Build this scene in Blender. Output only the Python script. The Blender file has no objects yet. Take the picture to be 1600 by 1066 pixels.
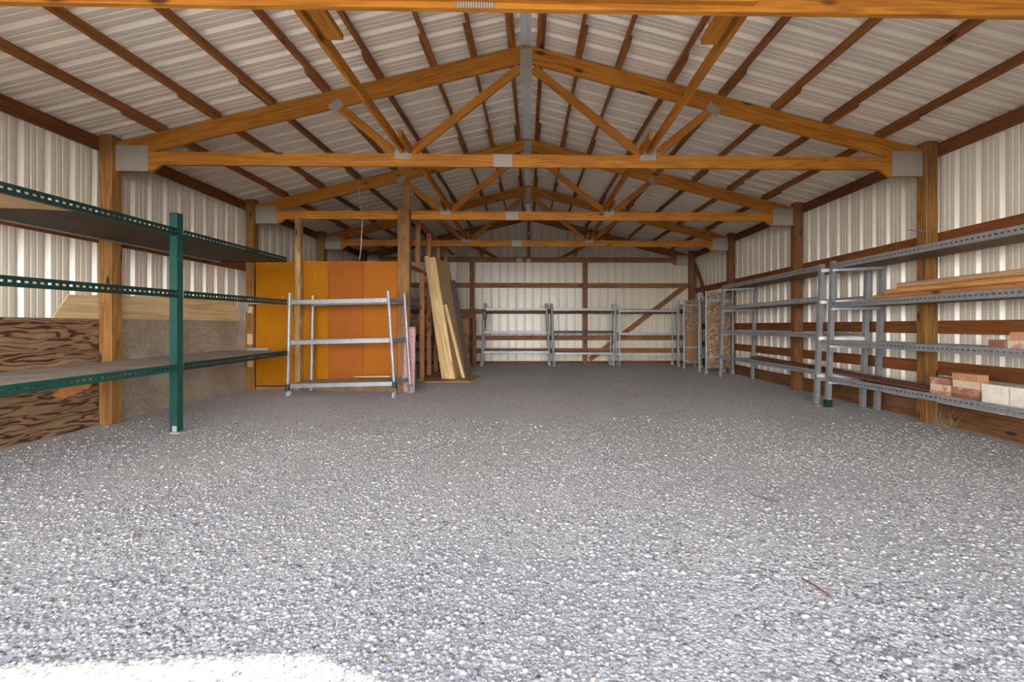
import bpy, bmesh, math, random
import numpy as np
from mathutils import Vector, Matrix, Euler, noise as mnoise

random.seed(7)
SC = bpy.context.scene
COL = SC.collection
V = Vector
ROOT = {}

# ------------------------------------------------------------------ materials
def new_mat(name):
    m = bpy.data.materials.new(name); m.use_nodes = True
    nt = m.node_tree; nt.nodes.clear()
    out = nt.nodes.new('ShaderNodeOutputMaterial')
    b = nt.nodes.new('ShaderNodeBsdfPrincipled')
    nt.links.new(b.outputs[0], out.inputs[0])
    return m, nt, b

def N(nt, kind, **kw):
    n = nt.nodes.new(kind)
    for k, v in kw.items():
        if k in n.inputs: n.inputs[k].default_value = v
        else: setattr(n, k, v)
    return n

def ramp(nt, fac, stops, interp='LINEAR'):
    r = nt.nodes.new('ShaderNodeValToRGB'); e = r.color_ramp.elements
    r.color_ramp.interpolation = interp
    while len(e) < len(stops): e.new(0.5)
    for i, (p, c) in enumerate(stops):
        e[i].position = p; e[i].color = (*c, 1) if len(c) == 3 else c
    nt.links.new(fac, r.inputs[0]); return r.outputs[0]

def mix(nt, fac, a, b, mode='MIX'):
    m = nt.nodes.new('ShaderNodeMix'); m.data_type = 'RGBA'; m.blend_type = mode
    for s, v in ((0, fac), (6, a), (7, b)):
        if hasattr(v, 'is_linked') or hasattr(v, 'links'): nt.links.new(v, m.inputs[s])
        else: m.inputs[s].default_value = (*v, 1) if isinstance(v, tuple) and len(v) == 3 else v
    return m.outputs[2]

def coords(nt, scale=(1, 1, 1), rand=True):
    tc = N(nt, 'ShaderNodeTexCoord'); src = tc.outputs['Object']
    if rand:
        oi = N(nt, 'ShaderNodeObjectInfo')
        mul = N(nt, 'ShaderNodeVectorMath', operation='SCALE'); mul.inputs[0].default_value = (17.0, 3.1, 5.3)
        nt.links.new(oi.outputs['Random'], mul.inputs['Scale'])
        ad = N(nt, 'ShaderNodeVectorMath', operation='ADD')
        nt.links.new(src, ad.inputs[0]); nt.links.new(mul.outputs[0], ad.inputs[1]); src = ad.outputs[0]
    mp = N(nt, 'ShaderNodeMapping'); mp.inputs['Scale'].default_value = scale
    nt.links.new(src, mp.inputs[0]); return mp.outputs[0]

def tex_noise(nt, vec, scale, detail=4, rough=.55, dist=0):
    n = N(nt, 'ShaderNodeTexNoise', Scale=scale, Detail=detail, Roughness=rough, Distortion=dist)
    nt.links.new(vec, n.inputs['Vector']); return n

def bump(nt, b, h, strength=.3, dist=.003):
    bp = N(nt, 'ShaderNodeBump', Strength=strength, Distance=dist)
    nt.links.new(h, bp.inputs['Height']); nt.links.new(bp.outputs[0], b.inputs['Normal'])

def wood(name, light, dark, rough=.62, grain=1.0, stain=.5, var=.25, knots=True):
    """sawn softwood, grain along the object's own X axis"""
    m, nt, b = new_mat(name)
    v = coords(nt, (.45, 11, 11))
    n1 = tex_noise(nt, v, 1.0, 3, .5, .2)
    w = N(nt, 'ShaderNodeMath', operation='MULTIPLY'); w.inputs[1].default_value = 9.0 * grain
    nt.links.new(n1.outputs['Fac'], w.inputs[0])
    fr = N(nt, 'ShaderNodeMath', operation='PINGPONG'); fr.inputs[1].default_value = .5
    nt.links.new(w.outputs[0], fr.inputs[0])
    d2 = N(nt, 'ShaderNodeMath', operation='MULTIPLY'); d2.inputs[1].default_value = 2.0
    nt.links.new(fr.outputs[0], d2.inputs[0])
    mid = tuple((a + c) / 2 for a, c in zip(light, dark))
    d2.inputs[1].default_value = 2.0
    c1 = ramp(nt, d2.outputs[0], [(0, tuple(.5 * a + .5 * c for a, c in zip(mid, dark))), (.25, mid), (.6, light), (1, light)])
    v2 = coords(nt, (2.5, 70, 70))
    n2 = tex_noise(nt, v2, 1.0, 3, .6)
    c2 = mix(nt, .4, c1, ramp(nt, n2.outputs['Fac'], [(.3, (.45, .45, .45)), (.65, (1.1, 1.1, 1.1))]), 'MULTIPLY')
    # broad stain
    n3 = tex_noise(nt, coords(nt, (1.2, 3, 3)), 1.6, 4, .6)
    c3 = mix(nt, stain, c2, ramp(nt, n3.outputs['Fac'], [(.3, (.6, .55, .5)), (.6, (1.05, 1.05, 1.05))]), 'MULTIPLY')
    # knots
    vo = N(nt, 'ShaderNodeTexVoronoi', Scale=1.0); nt.links.new(coords(nt, (1.9, 5.5, 5.5)), vo.inputs['Vector'])
    k = ramp(nt, vo.outputs['Distance'], [(.07, (1, 1, 1)), (.15, (0, 0, 0))])
    c4 = mix(nt, k, c3, tuple(x * .28 for x in dark)) if knots else c3
    oi = N(nt, 'ShaderNodeObjectInfo')
    mr = N(nt, 'ShaderNodeMapRange'); mr.inputs['To Min'].default_value = 1 - var; mr.inputs['To Max'].default_value = 1 + var * .6
    nt.links.new(oi.outputs['Random'], mr.inputs['Value'])
    hs = N(nt, 'ShaderNodeHueSaturation'); nt.links.new(mr.outputs[0], hs.inputs['Value']); nt.links.new(c4, hs.inputs['Color'])
    nt.links.new(hs.outputs[0], b.inputs['Base Color'])
    b.inputs['Roughness'].default_value = rough; b.inputs['Specular IOR Level'].default_value = .3
    bump(nt, b, n2.outputs['Fac'], .25, .002)
    return m

def metal(name, col, metallic=.75, rough=.45, spangle=.25, scale=40):
    m, nt, b = new_mat(name)
    v = coords(nt)
    vo = N(nt, 'ShaderNodeTexVoronoi', Scale=scale); nt.links.new(v, vo.inputs['Vector'])
    sp = N(nt, 'ShaderNodeSeparateColor'); nt.links.new(vo.outputs['Color'], sp.inputs[0])
    c = ramp(nt, sp.outputs[0], [(0, tuple(x * (1 - spangle) for x in col)), (1, tuple(min(1, x * (1 + spangle)) for x in col))])
    n = tex_noise(nt, v, 5, 4, .6)
    c = mix(nt, .5, c, ramp(nt, n.outputs['Fac'], [(.3, (.7, .7, .7)), (.65, (1, 1, 1))]), 'MULTIPLY')
    nt.links.new(c, b.inputs['Base Color'])
    b.inputs['Metallic'].default_value = metallic
    nt.links.new(ramp(nt, n.outputs['Fac'], [(0, (rough + .15,) * 3), (1, (max(.05, rough - .12),) * 3)]), b.inputs['Roughness'])
    return m

def painted(name, col, rough=.5, var=.12, scale=3, spec=.4, speck=None):
    m, nt, b = new_mat(name)
    v = coords(nt)
    n = tex_noise(nt, v, scale, 5, .6)
    c = ramp(nt, n.outputs['Fac'], [(.25, tuple(x * (1 - var) for x in col)), (.75, tuple(min(1, x * (1 + var)) for x in col))])
    if speck:
        n2 = tex_noise(nt, v, speck[1], 2, .5)
        c = mix(nt, ramp(nt, n2.outputs['Fac'], [(speck[2], (0, 0, 0)), (speck[2] + .05, (1, 1, 1))]), c, speck[0])
    nt.links.new(c, b.inputs['Base Color'])
    b.inputs['Roughness'].default_value = rough; b.inputs['Specular IOR Level'].default_value = spec
    bump(nt, b, n.outputs['Fac'], .08, .004)
    return m

def rough_plywood(name):
    """weathered fir plywood: dark wavy grain bands, local X along the sheet"""
    m, nt, b = new_mat(name)
    v = coords(nt, (.9, 1, 10), rand=False)
    n0 = tex_noise(nt, coords(nt, (3.0, 1, 6), rand=False), 1.0, 2, .5)
    mx = N(nt, 'ShaderNodeMix'); mx.data_type = 'VECTOR'
    ad = N(nt, 'ShaderNodeVectorMath', operation='MULTIPLY_ADD'); ad.inputs[1].default_value = (.35, .5, .8)
    nt.links.new(n0.outputs['Color'], ad.inputs[0]); nt.links.new(v, ad.inputs[2])
    n1 = tex_noise(nt, ad.outputs[0], 1.0, 2, .45)
    w = N(nt, 'ShaderNodeMath', operation='MULTIPLY'); w.inputs[1].default_value = 24
    nt.links.new(n1.outputs['Fac'], w.inputs[0])
    pp = N(nt, 'ShaderNodeMath', operation='PINGPONG'); pp.inputs[1].default_value = 1.0
    nt.links.new(w.outputs[0], pp.inputs[0])
    c = ramp(nt, pp.outputs[0], [(.0, (.045, .02, .01)), (.26, (.075, .032, .014)), (.4, (.2, .115, .06)), (1, (.26, .16, .09))])
    n2 = tex_noise(nt, coords(nt, (3, 1, 40), rand=False), 1.0, 4, .6)
    c = mix(nt, .5, c, ramp(nt, n2.outputs['Fac'], [(.3, (.55, .5, .5)), (.65, (1.1, 1.1, 1.1))]), 'MULTIPLY')
    n3 = tex_noise(nt, coords(nt, (1.3, 1, 2), rand=False), 1.7, 3, .5)
    c = mix(nt, ramp(nt, n3.outputs['Fac'], [(.55, (0, 0, 0)), (.8, (.6, .6, .6))]), c, (.36, .24, .15))
    nt.links.new(c, b.inputs['Base Color']); b.inputs['Roughness'].default_value = .8
    b.inputs['Specular IOR Level'].default_value = .2
    bump(nt, b, pp.outputs[0], .5, .004)
    return m

def dusty(name, col, dark, scale=2.2, patch=None):
    m, nt, b = new_mat(name)
    v = coords(nt)
    n = tex_noise(nt, v, scale, 7, .68)
    c = ramp(nt, n.outputs['Fac'], [(.28, dark), (.62, col)])
    n2 = tex_noise(nt, v, scale * 14, 4, .65)
    c = mix(nt, .6, c, ramp(nt, n2.outputs['Fac'], [(.32, (.55, .52, .5)), (.6, (1.08, 1.08, 1.08))]), 'MULTIPLY')
    if patch:
        n3 = tex_noise(nt, v, .9, 3, .5)
        c = mix(nt, ramp(nt, n3.outputs['Fac'], [(.56, (0, 0, 0)), (.72, (.7, .7, .7))]), c, patch)
    nt.links.new(c, b.inputs['Base Color']); b.inputs['Roughness'].default_value = .85
    b.inputs['Specular IOR Level'].default_value = .2
    bump(nt, b, n2.outputs['Fac'], .3, .003)
    return m

def osb(name):
    m, nt, b = new_mat(name)
    v = coords(nt)
    acc = None
    n = tex_noise(nt, v, 6, 2, .5)
    ad = N(nt, 'ShaderNodeVectorMath', operation='MULTIPLY_ADD'); ad.inputs[1].default_value = (.25, .25, .25)
    nt.links.new(n.outputs['Color'], ad.inputs[0]); nt.links.new(v, ad.inputs[2])
    vo = N(nt, 'ShaderNodeTexVoronoi', Scale=36.0); nt.links.new(ad.outputs[0], vo.inputs['Vector'])
    sp = N(nt, 'ShaderNodeSeparateColor'); nt.links.new(vo.outputs['Color'], sp.inputs[0])
    c = ramp(nt, sp.outputs[0], [(0, (.14, .08, .04)), (.35, (.27, .17, .09)), (.7, (.37, .26, .15)), (1, (.5, .39, .26))])
    c = mix(nt, ramp(nt, vo.outputs['Distance'], [(.3, (0, 0, 0)), (.9, (1, 1, 1))]), c, (.1, .05, .025))
    nt.links.new(c, b.inputs['Base Color']); b.inputs['Roughness'].default_value = .75
    bump(nt, b, vo.outputs['Distance'], .3, .003)
    return m

def brick(name, a, c_, speckle, cut=.58):
    m, nt, b = new_mat(name)
    v = coords(nt)
    n = tex_noise(nt, v, 14, 6, .65)
    c = ramp(nt, n.outputs['Fac'], [(.3, a), (.6, c_)])
    n2 = tex_noise(nt, v, 9, 4, .6)
    c = mix(nt, ramp(nt, n2.outputs['Fac'], [(cut, (0, 0, 0)), (cut + .08, (.85, .85, .85))]), c, speckle)
    nt.links.new(c, b.inputs['Base Color']); b.inputs['Roughness'].default_value = .9
    bump(nt, b, n.outputs['Fac'], .6, .004)
    return m

def gravel_mat():
    m, nt, b = new_mat('crushed_gravel')
    tc = N(nt, 'ShaderNodeTexCoord'); v = tc.outputs['Object']
    nz = tex_noise(nt, v, 60, 2, .5)
    ad = N(nt, 'ShaderNodeVectorMath', operation='MULTIPLY_ADD'); ad.inputs[1].default_value = (.012, .012, 0)
    nt.links.new(nz.outputs['Color'], ad.inputs[0]); nt.links.new(v, ad.inputs[2])
    vo = N(nt, 'ShaderNodeTexVoronoi', Scale=74.0, Randomness=1.0); nt.links.new(ad.outputs[0], vo.inputs['Vector'])
    vf = N(nt, 'ShaderNodeTexVoronoi', Scale=150.0); nt.links.new(v, vf.inputs['Vector'])
    sp = N(nt, 'ShaderNodeSeparateColor'); nt.links.new(vo.outputs['Color'], sp.inputs[0])
    sf = N(nt, 'ShaderNodeSeparateColor'); nt.links.new(vf.outputs['Color'], sf.inputs[0])
    cA = ramp(nt, sp.outputs[0], [(0, (.22, .22, .24)), (.2, (.46, .46, .475)), (.5, (.68, .675, .68)), (.85, (.78, .775, .77)), (1, (.88, .87, .85))])
    cB = ramp(nt, sf.outputs[0], [(0, (.34, .34, .36)), (.5, (.64, .635, .64)), (1, (.8, .79, .78))])
    big = tex_noise(nt, v, .9, 4, .6)
    f = ramp(nt, big.outputs['Fac'], [(.4, (0, 0, 0)), (.62, (1, 1, 1))])
    c = mix(nt, f, cA, cB)
    tone = tex_noise(nt, v, .55, 3, .5)
    c = mix(nt, .55, c, ramp(nt, tone.outputs['Fac'], [(.3, (.84, .84, .87)), (.7, (1.06, 1.05, 1.03))]), 'MULTIPLY')
    st = tex_noise(nt, v, 2.3, 5, .7)
    c = mix(nt, ramp(nt, st.outputs['Fac'], [(.66, (0, 0, 0)), (.76, (.45, .45, .45))]), c, (.36, .29, .2))
    edge = ramp(nt, vo.outputs['Distance'], [(.45, (1, 1, 1)), (.9, (.62, .62, .63))])  # crevice shade between pebbles, painted into the base colour
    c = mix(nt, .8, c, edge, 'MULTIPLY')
    nt.links.new(c, b.inputs['Base Color']); b.inputs['Roughness'].default_value = .85
    b.inputs['Specular IOR Level'].default_value = .08
    inv = N(nt, 'ShaderNodeMath', operation='SUBTRACT'); inv.inputs[0].default_value = 1.0
    nt.links.new(vo.outputs['Distance'], inv.inputs[1])
    bump(nt, b, inv.outputs[0], .7, .006)
    return m

def stone_mat():
    m, nt, b = new_mat('loose_stone')
    at_ = N(nt, 'ShaderNodeAttribute', attribute_name='tone')
    c = ramp(nt, at_.outputs['Fac'], [(0, (.19, .19, .21)), (.25, (.35, .35, .365)), (.6, (.43, .427, .435)), (.9, (.51, .505, .5)), (.975, (.6, .59, .58)), (.985, (.36, .3, .22)), (1, (.36, .27, .2))])
    nt.links.new(c, b.inputs['Base Color']); b.inputs['Roughness'].default_value = .9
    b.inputs['Specular IOR Level'].default_value = .06
    return m

def sheet_metal(name, col):
    m, nt, b = new_mat(name)
    v = coords(nt, rand=False)
    n = tex_noise(nt, v, .8, 4, .6)
    c = ramp(nt, n.outputs['Fac'], [(.3, tuple(x * .94 for x in col)), (.7, tuple(min(1, x * 1.05) for x in col))])
    nt.links.new(c, b.inputs['Base Color'])
    b.inputs['Roughness'].default_value = .3; b.inputs['Specular IOR Level'].default_value = .7
    b.inputs['Metallic'].default_value = .0
    return m

def plate_mat():
    """stamped truss plate: rows of punched teeth"""
    m, nt, b = new_mat('stamped_plate')
    v = coords(nt, (1, 1, 1), rand=False)
    w = N(nt, 'ShaderNodeTexWave', Scale=22.0, Distortion=.6); w.bands_direction = 'X'; w.inputs['Detail'].default_value = 1
    nt.links.new(v, w.inputs['Vector'])
    w2 = N(nt, 'ShaderNodeTexWave', Scale=9.0); w2.bands_direction = 'Z'; nt.links.new(v, w2.inputs['Vector'])
    c = ramp(nt, w.outputs['Fac'], [(.2, (.17, .145, .11)), (.6, (.5, .45, .38))])
    c = mix(nt, .12, c, ramp(nt, w2.outputs['Fac'], [(.2, (.55, .55, .55)), (.6, (1, 1, 1))]), 'MULTIPLY')
    nt.links.new(c, b.inputs['Base Color']); b.inputs['Metallic'].default_value = .35; b.inputs['Roughness'].default_value = .5
    bump(nt, b, w.outputs['Fac'], .5, .003)
    return m

M = {}
M['truss'] = wood('truss_lumber', (.48, .182, .016), (.27, .084, .008), var=.12, stain=.35)
M['backtruss'] = wood('gable_truss_lumber', (.27, .11, .032), (.15, .055, .016), var=.1)
M['purlin'] = wood('purlin_lumber', (.33, .125, .026), (.17, .055, .012), var=.2)
M['girt'] = wood('girt_lumber', (.22, .072, .018), (.11, .032, .01), var=.2)
M['backgirt'] = wood('back_girt_lumber', (.27, .12, .043), (.15, .06, .022), var=.15)
M['post'] = wood('treated_post', (.29, .14, .036), (.14, .06, .017), var=.12, stain=.7)
M['darkpost'] = wood('dark_post', (.22, .095, .03), (.11, .042, .016), var=.1, stain=.7)
M['stud'] = wood('stud_lumber', (.45, .21, .06), (.27, .11, .035), var=.2)
M['redstud'] = wood('red_stud_lumber', (.5, .22, .085), (.28, .105, .04), var=.15)
M['newpine'] = wood('pale_pine', (.78, .56, .27), (.55, .33, .12), var=.08, stain=.3)
M['cleat'] = wood('cleat_pine', (.72, .5, .27), (.5, .3, .13), var=.1)
M['weather'] = wood('weathered_post', (.5, .32, .13), (.12, .06, .025), var=.05, stain=1.0, grain=1.6)
M['skirt'] = wood('skirt_board', (.17, .075, .03), (.08, .035, .016), var=.12, stain=.8)
M['deck'] = wood('stacked_board', (.5, .235, .075), (.3, .115, .035), var=.3)
M['topdeck'] = wood('greyed_board', (.42, .25, .13), (.26, .14, .07), var=.1)
M['strip'] = wood('dark_strip', (.17, .075, .045), (.09, .035, .02), var=.2, grain=.6)
M['galv'] = metal('galvanised_steel', (.30, .312, .325), .5, .48, .1, 30)
M['galvlight'] = metal('bright_galvanised', (.42, .43, .43), .4, .45, .1, 30)
M['green'] = painted('green_enamel', (.006, .055, .042), .4, .25, 6)
M['greendark'] = painted('dark_green_enamel', (.006, .026, .02), .5, .3, 6)
M['sheet'] = sheet_metal('wall_sheet_steel', (.585, .52, .42))
M['roofsheet'] = sheet_metal('roof_sheet_steel', (.74, .645, .52))
M['ridge'] = painted('ridge_flashing', (.42, .43, .42), .5, .1)
M['plate'] = plate_mat()
M['roughply'] = rough_plywood('weathered_plywood')
M['greypanel'] = dusty('dusty_panel', (.36, .29, .22), (.2, .15, .11), 1.8, (.5, .49, .47))
M['tanply'] = wood('tan_plywood', (.68, .5, .27), (.5, .33, .15), grain=.5, knots=False, stain=.3, var=.05)
M['shelfgrey'] = dusty('dusty_shelf_board', (.46, .40, .36), (.3, .25, .21), 3)
M['shelfdark'] = wood('dark_plywood', knots=False, light=(.055, .03, .015), dark=(.028, .014, .008), var=.1, stain=.8)
M['shelflight'] = wood('light_plywood', (.66, .45, .22), (.5, .31, .13), grain=.4, knots=False, stain=.3, var=.04)
M['osbdark'] = wood('brown_shelf_board', (.34, .2, .085), (.08, .04, .018), grain=1.6, var=.1)
M['yellow'] = painted('yellow_painted_plywood', (.33, .118, .001), .6, .12, 2.2, .12, speck=((.8, .55, .2), 26, .73))
M['orange'] = painted('orange_painted_plywood', (.31, .093, .005), .6, .1, 2.2, .12)
M['orangebrown'] = painted('orange_brown_plywood', (.28, .079, .010), .6, .14, 2.2, .12, speck=((.2, .05, .02), 22, .74))
M['sill'] = dusty('dirty_sill', (.3, .19, .11), (.15, .09, .05), 4)
M['osb'] = osb('oriented_strand_board')
M['card'] = painted('brown_cardboard', (.24, .13, .06), .8, .1, 3, .2)
M['brownply'] = painted('brown_hardboard', (.46, .30, .155), .7, .12, 3, .2)
M['greyply'] = painted('grey_plywood', (.2, .15, .11), .8, .25, 4, .2)
M['pink'] = painted('pink_insulation', (.40, .2, .2), .95, .15, 9, .1, speck=((.62, .45, .45), 60, .55))
M['rope'] = painted('grey_rope', (.42, .36, .3), .9, .2, 40, .1)
M['black'] = painted('black_rubber', (.02, .02, .02), .5, .3, 20)
M['wheel'] = painted('grey_caster', (.36, .35, .33), .5, .25, 20)
M['stain'] = painted('chipped_wood', (.55, .22, .07), .8, .3, 18, .1)
M['white'] = painted('white_cloth', (.8, .78, .74), .9, .06, 9, .1)
M['brickred'] = brick('red_brick', (.22, .08, .045), (.36, .15, .095), (.5, .4, .33))
M['brickorange'] = brick('orange_brick', (.36, .15, .065), (.46, .23, .12), (.52, .38, .27))
M['brickcream'] = brick('cream_brick', (.46, .34, .23), (.56, .43, .31), (.36, .17, .1))
M['brickdark'] = brick('sooty_brick', (.13, .06, .035), (.25, .11, .06), (.22, .19, .15))
M['block'] = brick('cream_block', (.55, .49, .4), (.66, .6, .5), (.3, .19, .1), .7)
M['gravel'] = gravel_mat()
M['stone'] = stone_mat()
M['weed'] = painted('dry_weed', (.3, .22, .12), .9, .3, 20, .1)
M['bluegrey'] = painted('grey_steel_scrap', (.3, .34, .38), .4, .15, 6)
M['dark'] = painted('dark_slot', (.04, .035, .03), .9, .2, 6, .1)

# ------------------------------------------------------------------ building helpers
def tag(o, label, cat, group=None, kind=None):
    if label: o['label'] = label
    if cat: o['category'] = cat
    if group: o['group'] = group
    if kind: o['kind'] = kind
    return o

def thing(name, label, cat, loc=(0, 0, 0), rot=(0, 0, 0), group=None):
    o = bpy.data.objects.new(name, None); COL.objects.link(o)
    o.empty_display_size = .1
    mw = Matrix.Translation(V(loc)) @ Euler(rot).to_matrix().to_4x4()
    o.matrix_basis = mw; ROOT[o.name] = mw
    return tag(o, label, cat, group)

def link(name, bm, mat, parent=None, mw=None, local=False, smooth=False):
    """one mesh object; mw is its world matrix (or its matrix under the parent if local)"""
    me = bpy.data.meshes.new(name)
    bmesh.ops.recalc_face_normals(bm, faces=bm.faces[:])
    bm.to_mesh(me); bm.free()
    me.materials.append(mat)
    if smooth:
        for p in me.polygons: p.use_smooth = True
    o = bpy.data.objects.new(name, me); COL.objects.link(o)
    mw = mw or Matrix.Identity(4)
    if parent is not None:
        o.parent = parent
        pm = ROOT[parent.name]
        o.matrix_basis = mw if local else pm.inverted() @ mw
        ROOT[o.name] = pm @ o.matrix_basis
    else:
        o.matrix_basis = mw; ROOT[o.name] = mw
    return o

def bm_box(bm, x0, x1, y0, y1, z0, z1):
    vs = [bm.verts.new(c) for c in ((x0, y0, z0), (x1, y0, z0), (x1, y1, z0), (x0, y1, z0), (x0, y0, z1), (x1, y0, z1), (x1, y1, z1), (x0, y1, z1))]
    fs = [bm.faces.new([vs[i] for i in f]) for f in ((0, 3, 2, 1), (4, 5, 6, 7), (0, 1, 5, 4), (1, 2, 6, 5), (2, 3, 7, 6), (3, 0, 4, 7))]
    return fs

def soft(bm, w=.003, seg=1):
    bmesh.ops.bevel(bm, geom=bm.edges[:], offset=w, segments=seg, affect='EDGES', profile=.6)

def box(name, x0, x1, y0, y1, z0, z1, mat, parent=None, bev=.003, long='x', rot=None):
    """axis aligned box whose own X axis runs along its grain (long = x, y or z)"""
    c = V(((x0 + x1) / 2, (y0 + y1) / 2, (z0 + z1) / 2)); s = V((abs(x1 - x0), abs(y1 - y0), abs(z1 - z0)))
    R = {'x': Matrix.Identity(3), 'y': Matrix(((0, -1, 0), (1, 0, 0), (0, 0, 1))), 'z': Matrix(((0, 0, -1), (0, 1, 0), (1, 0, 0)))}[long]
    l = {'x': (s.x, s.y, s.z), 'y': (s.y, s.x, s.z), 'z': (s.z, s.y, s.x)}[long]
    bm = bmesh.new(); bm_box(bm, -l[0] / 2, l[0] / 2, -l[1] / 2, l[1] / 2, -l[2] / 2, l[2] / 2)
    if bev: soft(bm, min(bev, min(l) * .3))
    R4 = R.to_4x4()
    if rot is not None: R4 = Euler(rot).to_matrix().to_4x4() @ R4
    return link(name, bm, mat, parent, Matrix.Translation(c) @ R4)

def frame_of(p0, p1, up=(0, 0, 1)):
    x = (V(p1) - V(p0)).normalized(); u = V(up)
    if abs(x.dot(u)) > .98: u = V((0, 1, 0))
    y = u.cross(x).normalized(); z = x.cross(y)
    R = Matrix((x, y, z)).transposed().to_4x4()
    return Matrix.Translation(V(p0)) @ R

def stick(name, p0, p1, w, h, mat, parent=None, up=(0, 0, 1), bev=.003):
    """square timber or bar centred on the line p0-p1; w across, h along up"""
    L = (V(p1) - V(p0)).length
    bm = bmesh.new(); bm_box(bm, 0, L, -w / 2, w / 2, -h / 2, h / 2)
    if bev: soft(bm, min(bev, w * .3, h * .3))
    return link(name, bm, mat, parent, frame_of(p0, p1, up))

def prism(name, pts, y0, y1, mat, parent=None, ang=0.0):
    """polygon in the XZ plane, extruded from y0 to y1; its own X axis is turned by ang in XZ"""
    o = V((pts[0][0], (y0 + y1) / 2, pts[0][1]))
    R = Matrix.Rotation(-ang, 4, 'Y'); mw = Matrix.Translation(o) @ R; inv = mw.inverted()
    bm = bmesh.new()
    a = [bm.verts.new(inv @ V((x, y0, z))) for x, z in pts]
    c = [bm.verts.new(inv @ V((x, y1, z))) for x, z in pts]
    bm.faces.new(a); bm.faces.new(c[::-1]); n = len(pts)
    for i in range(n): bm.faces.new((a[i], c[i], c[(i + 1) % n], a[(i + 1) % n]))
    soft(bm, .0025)
    return link(name, bm, mat, parent, mw)

def bm_tube(bm, p0, p1, r0, r1=None, n=12, cap=True):
    r1 = r0 if r1 is None else r1
    F = frame_of(p0, p1); L = (V(p1) - V(p0)).length
    ra = [bm.verts.new(F @ V((0, r0 * math.cos(2 * math.pi * i / n), r0 * math.sin(2 * math.pi * i / n)))) for i in range(n)]
    rb = [bm.verts.new(F @ V((L, r1 * math.cos(2 * math.pi * i / n), r1 * math.sin(2 * math.pi * i / n)))) for i in range(n)]
    for i in range(n): bm.faces.new((ra[i], ra[(i + 1) % n], rb[(i + 1) % n], rb[i]))
    if cap: bm.faces.new(ra[::-1]); bm.faces.new(rb)

def tube(name, p0, p1, r, mat, parent=None, n=12):
    bm = bmesh.new(); bm_tube(bm, p0, p1, r, n=n)
    o = link(name, bm, mat, parent)
    return o

def cable(name, pts, r, mat, parent=None, n=8):
    """smooth tube through points (Catmull-Rom)"""
    P = [V(p) for p in pts]; P = [P[0] * 2 - P[1]] + P + [P[-1] * 2 - P[-2]]
    path = []
    for i in range(1, len(P) - 2):
        for k in range(6):
            t = k / 6; a, b_, c, d = P[i - 1:i + 3]
            path.append(.5 * ((2 * b_) + (-a + c) * t + (2 * a - 5 * b_ + 4 * c - d) * t * t + (-a + 3 * b_ - 3 * c + d) * t ** 3))
    path.append(P[-2])
    bm = bmesh.new(); rings = []
    for i, p in enumerate(path):
        d = (path[min(i + 1, len(path) - 1)] - path[max(i - 1, 0)]).normalized()
        u = d.cross(V((.31, .9, .3))).normalized(); w = d.cross(u)
        rings.append([bm.verts.new(p + (u * math.cos(2 * math.pi * k / n) + w * math.sin(2 * math.pi * k / n)) * r) for k in range(n)])
    for a, b_ in zip(rings, rings[1:]):
        for k in range(n): bm.faces.new((a[k], a[(k + 1) % n], b_[(k + 1) % n], b_[k]))
    bm.faces.new(rings[0][::-1]); bm.faces.new(rings[-1])
    return link(name, bm, mat, parent, smooth=True)

def slotted(name, p0, p1, h, mat, parent=None, flange=.035, side=1, pitch=.05, slot=(.024, .013), up=(0, 0, 1), vrow=.5):
    """slotted angle: an upright web with real holes and a flange along its lower edge"""
    L = (V(p1) - V(p0)).length
    n = max(1, int(L / pitch)); off = (L - n * pitch) / 2
    xs = [0.0]; hole = []
    for i in range(n):
        c = off + (i + .5) * pitch
        xs += [c - slot[0] / 2, c + slot[0] / 2]; hole.append(len(xs) - 2)
    xs.append(L)
    zc = -h / 2 + h * vrow
    zs = [-h / 2, zc - slot[1] / 2, zc + slot[1] / 2, h / 2]
    bm = bmesh.new()
    g = [[bm.verts.new((x, 0, z)) for z in zs] for x in xs]
    hs = set(hole)
    for i in range(len(xs) - 1):
        for j in range(3):
            if j == 1 and i in hs: continue
            bm.faces.new((g[i][j], g[i + 1][j], g[i + 1][j + 1], g[i][j + 1]))
    if flange:
        a = bm.verts.new((0, flange * side, -h / 2)); prev = None
        fl = [a] + [bm.verts.new((x, flange * side, -h / 2)) for x in xs[1:]]
        for i in range(len(xs) - 1): bm.faces.new((g[i][0], fl[i], fl[i + 1], g[i + 1][0]))
    o = link(name, bm, mat, parent, frame_of(p0, p1, up))
    md = o.modifiers.new('thick', 'SOLIDIFY'); md.thickness = .003; md.offset = 0
    return o

def angle(name, p0, p1, w, mat, parent=None, sx=1, sy=1, t=.004, d=None):
    """L-section bar; legs along +local y*sx and +local z*sy"""
    d = d or w
    L = (V(p1) - V(p0)).length
    pts = [(0, 0), (w, 0), (w, t), (t, t), (t, d), (0, d)]
    bm = bmesh.new()
    a = [bm.verts.new((0, y * sx, z * sy)) for y, z in pts]; b = [bm.verts.new((L, y * sx, z * sy)) for y, z in pts]
    bm.faces.new(a); bm.faces.new(b[::-1])
    for i in range(6): bm.faces.new((a[i], b[i], b[(i + 1) % 6], a[(i + 1) % 6]))
    return link(name, bm, mat, parent, frame_of(p0, p1))

def smooth01(a, b, x):
    t = min(1, max(0, (x - a) / (b - a))); return t * t * (3 - 2 * t)

def gz(x, y):
    """height of the gravel bed"""
    if y < -.3: return -.0
    return .03 * smooth01(3.5, 12, y) + .045 * smooth01(-2.0, -4.2, x) * smooth01(3, 7, y) + .006 * mnoise.noise(V((x * 1.1, y * 1.1, 3.7)))

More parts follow.
